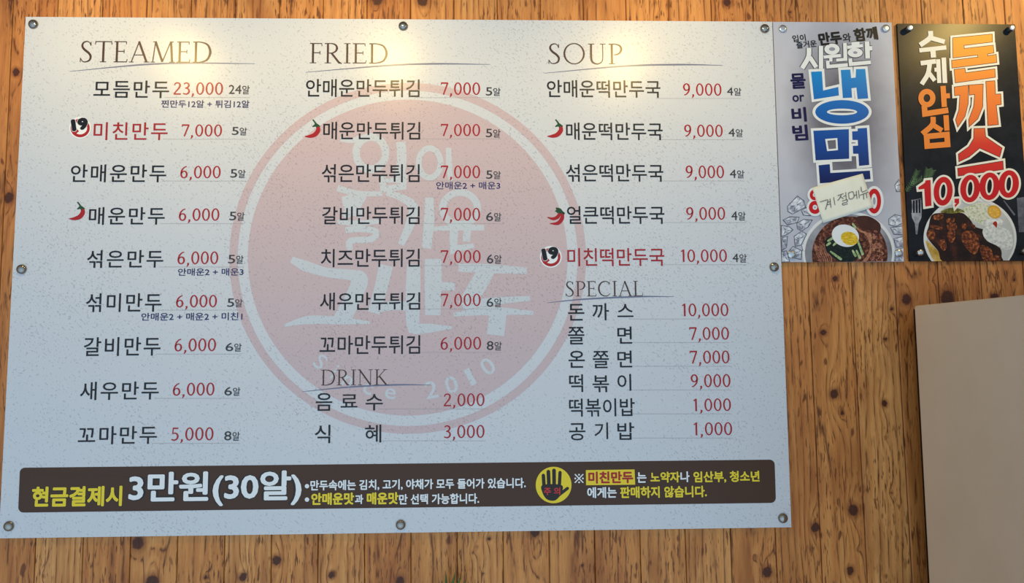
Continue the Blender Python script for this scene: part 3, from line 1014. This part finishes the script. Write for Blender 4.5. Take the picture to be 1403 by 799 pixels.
# lettering of the noodle poster
R6 = math.radians(6.5)
pink_('lettering', M_pblack, 6).text('입이', 1085.6, 1104, 47.5, 57, .02, R6).done()
pink_('lettering', M_pblack, 6).text('즐거운', 1091, 1119, 56, 65.5, .02, R6).done()
pink_('lettering', M_pblack, 7).text('만두', 1121.5, 1153.5, 43.5, 61.5, .045, R6).done()
pink_('lettering', M_pblack, 6).text('와', 1154.5, 1166, 45.5, 57.5, .02, R6).done()
pink_('lettering', M_pblack, 7).text('함께', 1169.8, 1202.6, 37.5, 56, .04, R6).done()
I = pink_('lettering', M_pw, 7)
z = zoomed(1060, 30, 8.253)
w = lambda v: v / 8.253
sig = lambda I, g: (
    I.stroke(z([(400, 295), (392, 400), (322, 525)]), w(52 + g), 4), I.stroke(z([(410, 400), (482, 512)]), w(48 + g)),
    I.stroke(z([(535, 272), (536, 530)]), w(48 + g)),
    I.polys([z(p) for p in ring(660, 308, 86 + g / 2, 62 + g / 2, 34, 20)]),
    I.stroke(z([(566, 398), (760, 380)]), w(36 + g)), I.stroke(z([(645, 390), (648, 448)]), w(36 + g)),
    I.stroke(z([(806, 238), (812, 440)]), w(42 + g)), I.stroke(z([(708, 432), (812, 424)]), w(34 + g)),
    I.stroke(z([(610, 440), (616, 506), (838, 486)]), w(40 + g)),
    I.stroke(z([(880, 248), (970, 240)]), w(36 + g)), I.stroke(z([(832, 288), (1008, 268)]), w(36 + g)),
    I.polys([z(p) for p in ring(922, 348, 84 + g / 2, 52 + g / 2, 24, 14)]),
    I.stroke(z([(1056, 222), (1064, 412)]), w(52 + g)), I.stroke(z([(1070, 300), (1114, 298)]), w(48 + g)),
    I.stroke(z([(866, 414), (872, 478), (1098, 456)]), w(42 + g)))
sig(I, 0)
I.done()
I = pink_('lettering_shadow', flat('poster_shadow_ink', (84, 82, 88), .42, .2), 5)
sig(I, 18)
I.done()

z = zoomed(1040, 20, 4.44)
nae = [z([(316, 348), (382, 345), (390, 462), (482, 440), (486, 492), (334, 516)]),
       z([(497, 337), (555, 334), (560, 386), (588, 383), (590, 332), (646, 330), (664, 510), (600, 514), (592, 444), (562, 448), (566, 505), (510, 508)])]
z6 = zoomed(1040, 190, 4.438)
mye = [z6([(362, 162), (430, 155), (434, 209), (674, 194), (678, 246), (370, 272)]),
       z6([(600, -62), (656, -66), (670, 160), (608, 166), (604, 92), (572, 92), (570, 44), (602, 42), (600, 8), (568, 8), (566, -44), (600, -46)])]
sq_o, sq_i = z6([(330, -48), (546, -58), (548, 122), (344, 132)]), z6([(402, 2), (476, -4), (480, 70), (414, 76)])
I = pink_('lettering_outline', M_pw, 6)
for p in nae + mye:
    I.outlined(p, 3.4)
I.polys([z(p) for p in ring(505, 592, 180, 88, 76, 7)])
for a, b in ((0, 1), (1, 2), (2, 3), (3, 0)):
    I.polys([[sq_o[a], sq_o[b], sq_i[b], sq_i[a]]])
I.stroke(sq_o, 6.8, closed=True).stroke(sq_i, 5, closed=True)
I.done()
I = pink_('lettering', M_blue, 8)
for p in nae + mye:
    I.fill(p)
I.polys([z(p) for p in ring(505, 592, 163, 72, 92, 20)])
for a, b in ((0, 1), (1, 2), (2, 3), (3, 0)):
    I.polys([[sq_o[a], sq_o[b], sq_i[b], sq_i[a]]])
I.done()['label'] = 'large blue lettering with white outline'
for s, x0, x1, t, b in (('물', 1083, 1104, 100.5, 121.5), ('or', 1085.8, 1102, 130, 139.5), ('비', 1084.6, 1105, 147, 167), ('빔', 1085.8, 1107, 171, 192.5)):
    pink_('lettering', M_pnavy, 6).text(s, x0, x1, t, b, .03 if s != 'or' else .02, math.radians(3)).done()
# printed price, mostly behind the note
I = pink_('price_outline', M_pw, 13)
I.polys([z6(p) for p in ring(338, 342, 44, 46, 5, 5)] + [z6(p) for p in ring(340, 418, 50, 54, 5, 5)] + [z6(p) for p in ring(700, 380, 58, 92, 8, 22)])
I.done()
I = pink_('price', flat('poster_red_ink', (196, 22, 30), .42, .2), 14)
I.polys([z6(p) for p in ring(338, 342, 30, 33, 11, 12)] + [z6(p) for p in ring(340, 418, 37, 40, 14, 15)] + [z6(p) for p in ring(700, 380, 42, 76, 18, 46)])
I.done()
CAP = [(.0078, 0), (.0078, .0030), (.0068, .0040), (.0030, .0044), (.0008, .0044)]
for px, py in ((1072, 40), (1213, 39.5), (1084, 349), (1230.5, 347)):
    lathe_y('screw_cap', px, py, YF, CAP, M_chrome2, nood)

# ------------------------------------------------------------------ cutlet poster
QC = [(1231, 33), (1389.5, 32.8), (1413, 356.6), (1245, 358.4)]
M_pdark = mottled('poster_black_print', [(.3, (20, 22, 26)), (.7, (34, 36, 42))], 30, rough=.27, spec=.12)
cut = poster('poster', 'black poster with orange lettering over a printed cutlet plate, above the off-white cabinet', QC, M_pdark)


def ci(name, mat, layer, parent=cut):
    return Ink(name, mat, parent, YF, layer, QC)


z = zoomed(1240, 240, 6.656)
# cutlery and herbs printed round the plate
I = ci('fork_print', mottled('fork_print', [(.3, (96, 98, 108)), (.7, (176, 178, 186))], 60), 2)
for x in (66, 92, 118, 144):
    I.stroke(z([(x, 225), (x + 2, 350)]), 1.4)
I.stroke(z([(58, 232), (148, 214)]), .8)
I.fill(z([(58, 345), (152, 345), (148, 390), (125, 440), (112, 540), (98, 540), (90, 440), (64, 390)])).done()
I = ci('knife_print', mottled('knife_print', [(.3, (70, 72, 84)), (.7, (120, 122, 134))], 50), 2)
I.fill(z([(1020, 210), (1085, 200), (1085, 520), (1038, 520)]))
I.stroke(z([(900, 230), (1000, 365)]), [1.2, 2.6]).done()
I = ci('rosemary_print', mottled('rosemary_print', [(.3, (44, 74, 42)), (.7, (104, 138, 92))], 120), 2)
zz = zoomed(1215, 190, 4.44)
for a, b in (((120, 320), (165, 250)), ((165, 250), (185, 200)), ((150, 285), (210, 245)), ((235, 245), (250, 190)), ((255, 240), (280, 195))):
    a, b = np.array(a, float), np.array(b, float)
    I.stroke(zz([a, b]), .6)
    for k in range(7):
        p = a + (b - a) * k / 6
        for s in (-1, 1):
            d = np.array([-(b - a)[1], (b - a)[0]]) / np.linalg.norm(b - a) * s * 17 + (b - a) / np.linalg.norm(b - a) * 14
            I.stroke(zz([p, p + d]), [1.1, .35])
I.done()
plate = ci('plate_print', flat('plate_rim_print', (222, 224, 222), .42, .2), 3).fill(z(ell(593, 575, 424, 374, 80))).done()
ci('plate_inside', mottled('plate_inside_print', [(.3, (176, 180, 180)), (.7, (206, 210, 208))], 20), 4, plate).fill(z(ell(598, 582, 398, 352, 80))).done()
ci('lemon_edge', mottled('potato_print', [(.3, (176, 136, 44)), (.7, (228, 196, 112))], 60), 5, plate).fill(z(catmull([(190, 600), (250, 640), (360, 760), (420, 800), (290, 800), (230, 720)], 5, True))).done()
I = ci('cabbage_print', mottled('cabbage_print', [(.35, (150, 176, 110)), (.5, (214, 216, 196)), (.7, (236, 226, 224))], 170, detail=3), 5, plate)
I.fill(z(catmull([(500, 330), (560, 290), (680, 250), (760, 270), (800, 340), (860, 420), (800, 480), (720, 460), (640, 420), (560, 390)], 5, True)))
for k in range(40):
    x, y = random.uniform(520, 760), random.uniform(290, 430)
    a = random.uniform(-.6, 1.2)
    I.stroke(z([(x, y), (x + 40 * math.cos(a), y + 26 * math.sin(a))]), .8)
I.done()
I = ci('greens_print', mottled('greens_print', [(.35, (58, 62, 24)), (.6, (130, 126, 50)), (.75, (186, 170, 90))], 170), 5, plate)
I.fill(z(catmull([(330, 330), (400, 300), (470, 300), (540, 330), (540, 380), (440, 370), (350, 360)], 5, True))).done()
sauce = ci('cutlet_print', mottled('sauce_print', [(.32, (22, 11, 8)), (.55, (44, 22, 15)), (.75, (84, 42, 26))], 55), 6, plate)
sauce.fill(z(catmull([(245, 365), (330, 345), (430, 350), (520, 345), (590, 400), (640, 470), (720, 500), (740, 560), (800, 600), (870, 670), (880, 740), (850, 800), (380, 800), (300, 690), (200, 560), (215, 470)], 5, True)))
sauce = sauce.done()
I = ci('cutlet_crust', mottled('crust_print', [(.33, (40, 18, 10)), (.48, (98, 46, 22)), (.6, (160, 86, 42)), (.75, (216, 150, 92))], 170), 7, plate)
for q in ([(265, 370), (340, 350), (350, 390), (300, 410), (262, 400)], [(230, 455), (330, 470), (340, 500), (240, 480)], [(205, 510), (260, 500), (275, 570), (235, 590), (200, 560)], [(385, 450), (460, 440), (470, 490), (400, 500)],
          [(390, 520), (450, 500), (455, 580), (420, 620), (390, 580)], [(300, 600), (360, 590), (380, 660), (350, 690), (310, 640)], [(530, 520), (610, 510), (660, 560), (680, 640), (640, 720), (580, 690), (520, 600)], [(690, 640), (770, 660), (800, 720), (790, 790), (720, 780), (690, 710)],
          [(780, 750), (850, 730), (870, 800), (780, 800)], [(380, 400), (450, 390), (440, 430), (390, 440)], [(600, 440), (640, 460), (630, 490)], [(520, 440), (560, 450), (550, 500), (525, 490)]):
    I.fill(z(catmull(q, 4, True)))
I.done()
I = ci('rice_print', mottled('rice_print', [(.3, (178, 188, 186)), (.55, (222, 226, 222)), (.7, (238, 240, 236))], 200), 7, plate)
I.fill(z(catmull([(715, 490), (790, 450), (870, 470), (950, 510), (985, 590), (970, 670), (900, 680), (830, 640), (750, 600), (712, 545)], 5, True))).done()
I = ci('radish_print', mottled('radish_print', [(.4, (196, 200, 196)), (.6, (236, 238, 236))], 150), 6, plate)
I.fill(z(catmull([(700, 430), (770, 400), (860, 395), (900, 440), (830, 465), (740, 460)], 5, True))).done()
I = ci('orange_slice', flat('orange_rim_print', (214, 160, 40), .42, .2), 7, plate)
I.fill(z(ell(815, 335, 66, 56, 32, rot=.7)))
org = I.done()
ci('orange_pulp', mottled('orange_pulp_print', [(.35, (222, 160, 40)), (.7, (240, 206, 110))], 130), 8, plate).fill(z(ell(812, 338, 52, 43, 28, rot=.7))).done()
I = ci('orange_segments', flat('orange_rim_print', (214, 160, 40)), 9, plate)
for k in range(8):
    a = k * math.pi / 4 + .3
    I.stroke(z([(812, 338), (812 + 48 * math.cos(a), 338 + 44 * math.sin(a))]), [.3, .8])
I.done()
ci('pickle_print', flat('pickle_print', (168, 34, 26), .42, .2), 8, plate).fill(z(catmull([(800, 440), (825, 420), (840, 440), (835, 480), (815, 460)], 4, True))).done()

# lettering
z = zoomed(1215, 20, 4.44)
z8 = zoomed(1215, 190, 4.44)
w = lambda v: v / 4.44
M_cw = flat('poster_cream_ink', (232, 228, 214), .42, .2)


def orange_print():
    n = N('ink_orange_fade', .42, .2)
    g = n.node('ShaderNodeNewGeometry').outputs['Position']
    zc = n.node('ShaderNodeSeparateXYZ', {0: g}).outputs[2]
    return n.color(n.ramp(n.rng(zc, .69, .99), [(0, srgb(200, 36, 34)), (.22, srgb(206, 52, 40)), (.36, srgb(226, 108, 46)), (.62, srgb(232, 128, 46)), (1, srgb(242, 164, 44))]))


M_or = orange_print()
I = ci('lettering', M_cw, 9)
I.stroke(z([(266, 100), (262, 142), (202, 186)]), w(30), 4).stroke(z([(268, 142), (352, 166)]), w(28)).stroke(z([(198, 218), (362, 200)]), w(26)).stroke(z([(280, 212), (284, 262)]), w(32))
I.stroke(z([(206, 296), (298, 284)]), w(28)).stroke(z([(262, 290), (250, 360), (212, 424)]), w(28), 4).stroke(z([(254, 352), (292, 402)]), w(26))
I.stroke(z([(312, 272), (320, 416)]), w(26)).stroke(z([(346, 262), (354, 416)]), w(28)).stroke(z([(290, 336), (314, 334)]), w(24))
I.done()['label'] = 'cream lettering'
I = ci('lettering', flat('poster_orange_ink', (228, 130, 50), .42, .2), 9)
I.polys([z(p) for p in ring(244, 508, 52, 56, 20, 24)])
I.stroke(z([(342, 434), (350, 562)]), w(32)).stroke(z([(352, 496), (384, 493)]), w(30)).stroke(z([(228, 555), (232, 604), (374, 582)]), w(34))
I.stroke(z([(282, 622), (276, 672), (216, 726)]), w(32), 4).stroke(z([(282, 672), (336, 706)]), w(30)).stroke(z([(360, 612), (366, 706)]), w(32))
I.stroke(z([(242, 742), (366, 730), (370, 790), (246, 800)]), w(34), closed=True)
I.done()['label'] = 'orange lettering'
don = [z([(402, 143), (640, 120), (642, 165), (468, 186), (470, 208), (646, 188), (650, 232), (612, 238), (612, 252), (664, 244), (668, 290), (398, 324), (396, 280), (556, 260), (554, 244), (404, 262)]),
       z([(411, 335), (474, 328), (478, 356), (656, 332), (659, 380), (418, 414)]),
       z([(412, 442), (495, 431), (494, 540), (474, 620), (432, 682), (420, 640), (440, 580), (446, 488), (414, 492)]),
       z([(502, 430), (585, 424), (582, 560), (552, 634), (502, 680), (500, 640), (530, 560), (536, 484), (504, 488)]),
       z([(604, 408), (656, 404), (660, 486), (692, 484), (695, 545), (664, 550), (678, 668), (616, 674)]),
       z8([(532, -60), (595, -62), (600, -10), (700, 58), (686, 110), (565, 56), (500, 110), (440, 138), (437, 95), (500, 50), (530, 0)]),
       z8([(433, 182), (705, 138), (708, 186), (436, 226)])]
I = ci('lettering_outline', M_cw, 9)
for p in don:
    I.outlined(p, 3.6)
I.done()
I = ci('lettering_outline', flat('poster_maroon_ink', (74, 30, 22), .42, .2), 10)
for p in don:
    I.outlined(p, .8)
I.done()
I = ci('lettering', M_or, 11)
for p in don:
    I.fill(p)
I.done()['label'] = 'large orange lettering fading to red'
z = z8
one = z([(192, 296), (232, 268), (236, 254), (266, 251), (272, 408), (234, 414), (228, 306), (194, 310)])
com = z([(412, 366), (440, 364), (440, 392), (416, 418), (412, 404), (424, 392), (412, 392)])
zs_ = [(343, 320, 58, 88), (507, 304, 60, 84), (625, 290, 62, 84), (742, 276, 62, 84)]
I = ci('price_outline', M_cw, 12)
I.outlined(one, 3.0).outlined(com, 2.8)
for cx, cy, rx, ry in zs_:
    I.polys([z(p) for p in ring(cx, cy, rx + 12, ry + 12, 14, 42, rot=.08)])
I.done()
I = ci('price', flat('poster_red_ink', (196, 22, 30), .42, .2), 13)
I.fill(one).fill(com)
for cx, cy, rx, ry in zs_:
    I.polys([z(p) for p in ring(cx, cy, rx, ry, 24, 54, rot=.08)])
I.done()
for px, py in ((1243.2, 41), (1382, 41), (1257, 347), (1401, 345)):
    lathe_y('standoff', px, py, YF, [(.0064, 0), (.0064, .0105), (.0058, .0118), (.0030, .0122), (.0008, .0122)], M_chrome2, cut)

# ------------------------------------------------------------------ handwritten slip stuck over the noodle price
z = zoomed(1040, 190, 4.438)
YN = YF - .0016
nq = z([(323, 298), (630, 212), (696, 417), (390, 514)])
slip = thing('paper_note', 'small cream handwritten paper slip stuck over the price on the noodle poster', 'note', at(1154, 300, YN))
v, f = [], []
nu, nv = 14, 9
for j in range(nv + 1):
    for i in range(nu + 1):
        a, b = i / nu, j / nv
        p = (1 - b) * ((1 - a) * np.array(nq[0]) + a * np.array(nq[1])) + b * ((1 - a) * np.array(nq[3]) + a * np.array(nq[2]))
        lift = .0012 * b ** 3 + .0005 * math.sin(a * 3.1)
        v.append(at(p[0], p[1], YN - lift))
for j in range(nv):
    for i in range(nu):
        q = j * (nu + 1) + i
        f.append((q, q + nu + 1, q + nu + 2, q + 1))
nf = len(v)
for k in range(nf):
    v.append(v[k] + np.array([0, .0003, 0]))
f += [tuple(nf + i for i in reversed(q)) for q in f]
rim = [i for i in range(nu)] + [nu + (nu + 1) * j for j in range(nv)] + [nv * (nu + 1) + i for i in range(nu, 0, -1)] + [(nu + 1) * j for j in range(nv, 0, -1)]
for i in range(len(rim)):
    a, b = rim[i], rim[(i + 1) % len(rim)]
    f.append((a, b, b + nf, a + nf))
mesh_obj('paper', v, f, mottled('note_paper', [(.3, (226, 226, 208)), (.7, (236, 235, 220))], 40, .7, .2), slip, True)
I = Ink('handwriting', flat('pen_ink', (66, 66, 68)), slip, YN - .0019, 0)
for st in ([(370, 385), (395, 378), (418, 372), (414, 398), (404, 432)], [(411, 403), (434, 397)], [(415, 388), (432, 383)], [(432, 364), (438, 420)], [(454, 356), (462, 404)],
           [(478, 347), (514, 334)], [(499, 342), (492, 360), (478, 377)], [(496, 352), (514, 366)], [(512, 352), (527, 347)], [(527, 325), (531, 374)], [(505, 380), (536, 371), (534, 386), (509, 393), (512, 404), (540, 395)],
           [(545, 332), (550, 366), (577, 358), (571, 323), (543, 331)], [(578, 346), (591, 342)], [(591, 318), (596, 366)], [(605, 313), (610, 362)],
           [(620, 292), (627, 324), (656, 312)], [(613, 344), (666, 325)], [(635, 337), (638, 370)], [(652, 331), (657, 362)]):
    I.stroke(z(st), .85, 3)
I.done()

# ------------------------------------------------------------------ off-white cabinet, its plain side towards the camera
def rounded_box(name, lo, hi, r, mat, parent):
    import bmesh
    bm = bmesh.new()
    bmesh.ops.create_cube(bm, size=1)
    for vv in bm.verts:
        vv.co = Vector([lo[i] + (hi[i] - lo[i]) * (vv.co[i] + .5) for i in range(3)])
    bmesh.ops.bevel(bm, geom=bm.edges[:], offset=r, segments=3, affect='EDGES', profile=.5)
    vs = [np.array(q.co) for q in bm.verts]
    fs = [tuple(x.index for x in q.verts) for q in bm.faces]
    bm.free()
    return mesh_obj(name, vs, fs, mat, parent)


FLOOR = -1.3
CY = -.05
cx0 = at(1252, 419, CY)
cab = thing('cabinet', 'plain off-white cabinet side standing by the plank wall, below the black poster', 'cabinet', (cx0[0] + .3, -.35, FLOOR))
M_cab = mottled('cabinet_enamel', [(.3, (212, 195, 172)), (.7, (219, 202, 180))], 8, .55, .3)
rounded_box('body', (cx0[0], -.66, FLOOR + .02), (cx0[0] + .6, CY, cx0[2]), .004, M_cab, cab)
rounded_box('door', (cx0[0] + .002, -.70, FLOOR + .06), (cx0[0] + .598, -.664, cx0[2] - .004), .006, M_cab, cab)
rounded_box('gap_shade_strip', (cx0[0] + .004, CY + .0005, FLOOR + .03), (cx0[0] + .596, CY + .010, cx0[2] - .006), .002, flat('gap_shade_black', (26, 22, 20), .7, .1), cab)['label'] = 'dark strip standing in for the shade behind the cabinet'  # added black strip: imitates the deep shade in the gap behind the cabinet
rounded_box('plinth', (cx0[0] + .02, -.64, FLOOR), (cx0[0] + .58, CY - .02, FLOOR + .02), .002, flat('plinth_black', (40, 40, 42)), cab)

# ------------------------------------------------------------------ plant tips at the foot of the picture
M_leaf = mottled('leaf_green', [(.3, (44, 74, 28)), (.7, (92, 122, 52))], 60, .5, .4)
YP = -.05
b0 = at(617, 880, YP)
plant = thing('plant', 'green plant with narrow pointed leaf tips, at the wall under the menu board', 'plant', b0)
for tip, base, lean in (((624, 783.5), (614, 878), 0), ((632, 788), (617, 878), -.01), ((639, 793.5), (619, 878), -.02), ((611, 785), (612, 878), .004), ((605, 795), (610, 878), .006), ((648, 803), (621, 878), -.02), ((598, 806), (608, 878), -.012)):
    P0, P1 = at(*base, YP), at(*tip, YP + lean * .5)
    mid = (P0 + P1) / 2 + np.array([(P0[0] - P1[0]) * .35, 0, .008])
    cv = catmull([P0, mid, P1], 8)
    v, f = [], []
    for i, p in enumerate(cv):
        t = i / (len(cv) - 1)
        hw = .0042 * (math.sin(math.pi * min(1, .25 + t * .75)) ** .8) + .0002
        d = cv[min(i + 1, len(cv) - 1)] - cv[max(i - 1, 0)]
        s = np.cross(d, [0, 1, 0])
        s = s / np.linalg.norm(s)
        v += [p + s * hw, p + np.array([0, -.0012, 0]) , p - s * hw, p + np.array([0, .0006, 0])]
    for i in range(len(cv) - 1):
        for k in range(4):
            f.append((4 * i + k, 4 * i + (k + 1) % 4, 4 * i + 4 + (k + 1) % 4, 4 * i + 4 + k))
    mesh_obj('leaf', v, f, M_leaf, plant, True)

for o in bpy.data.objects:
    if '_org' in o:
        del o['_org']
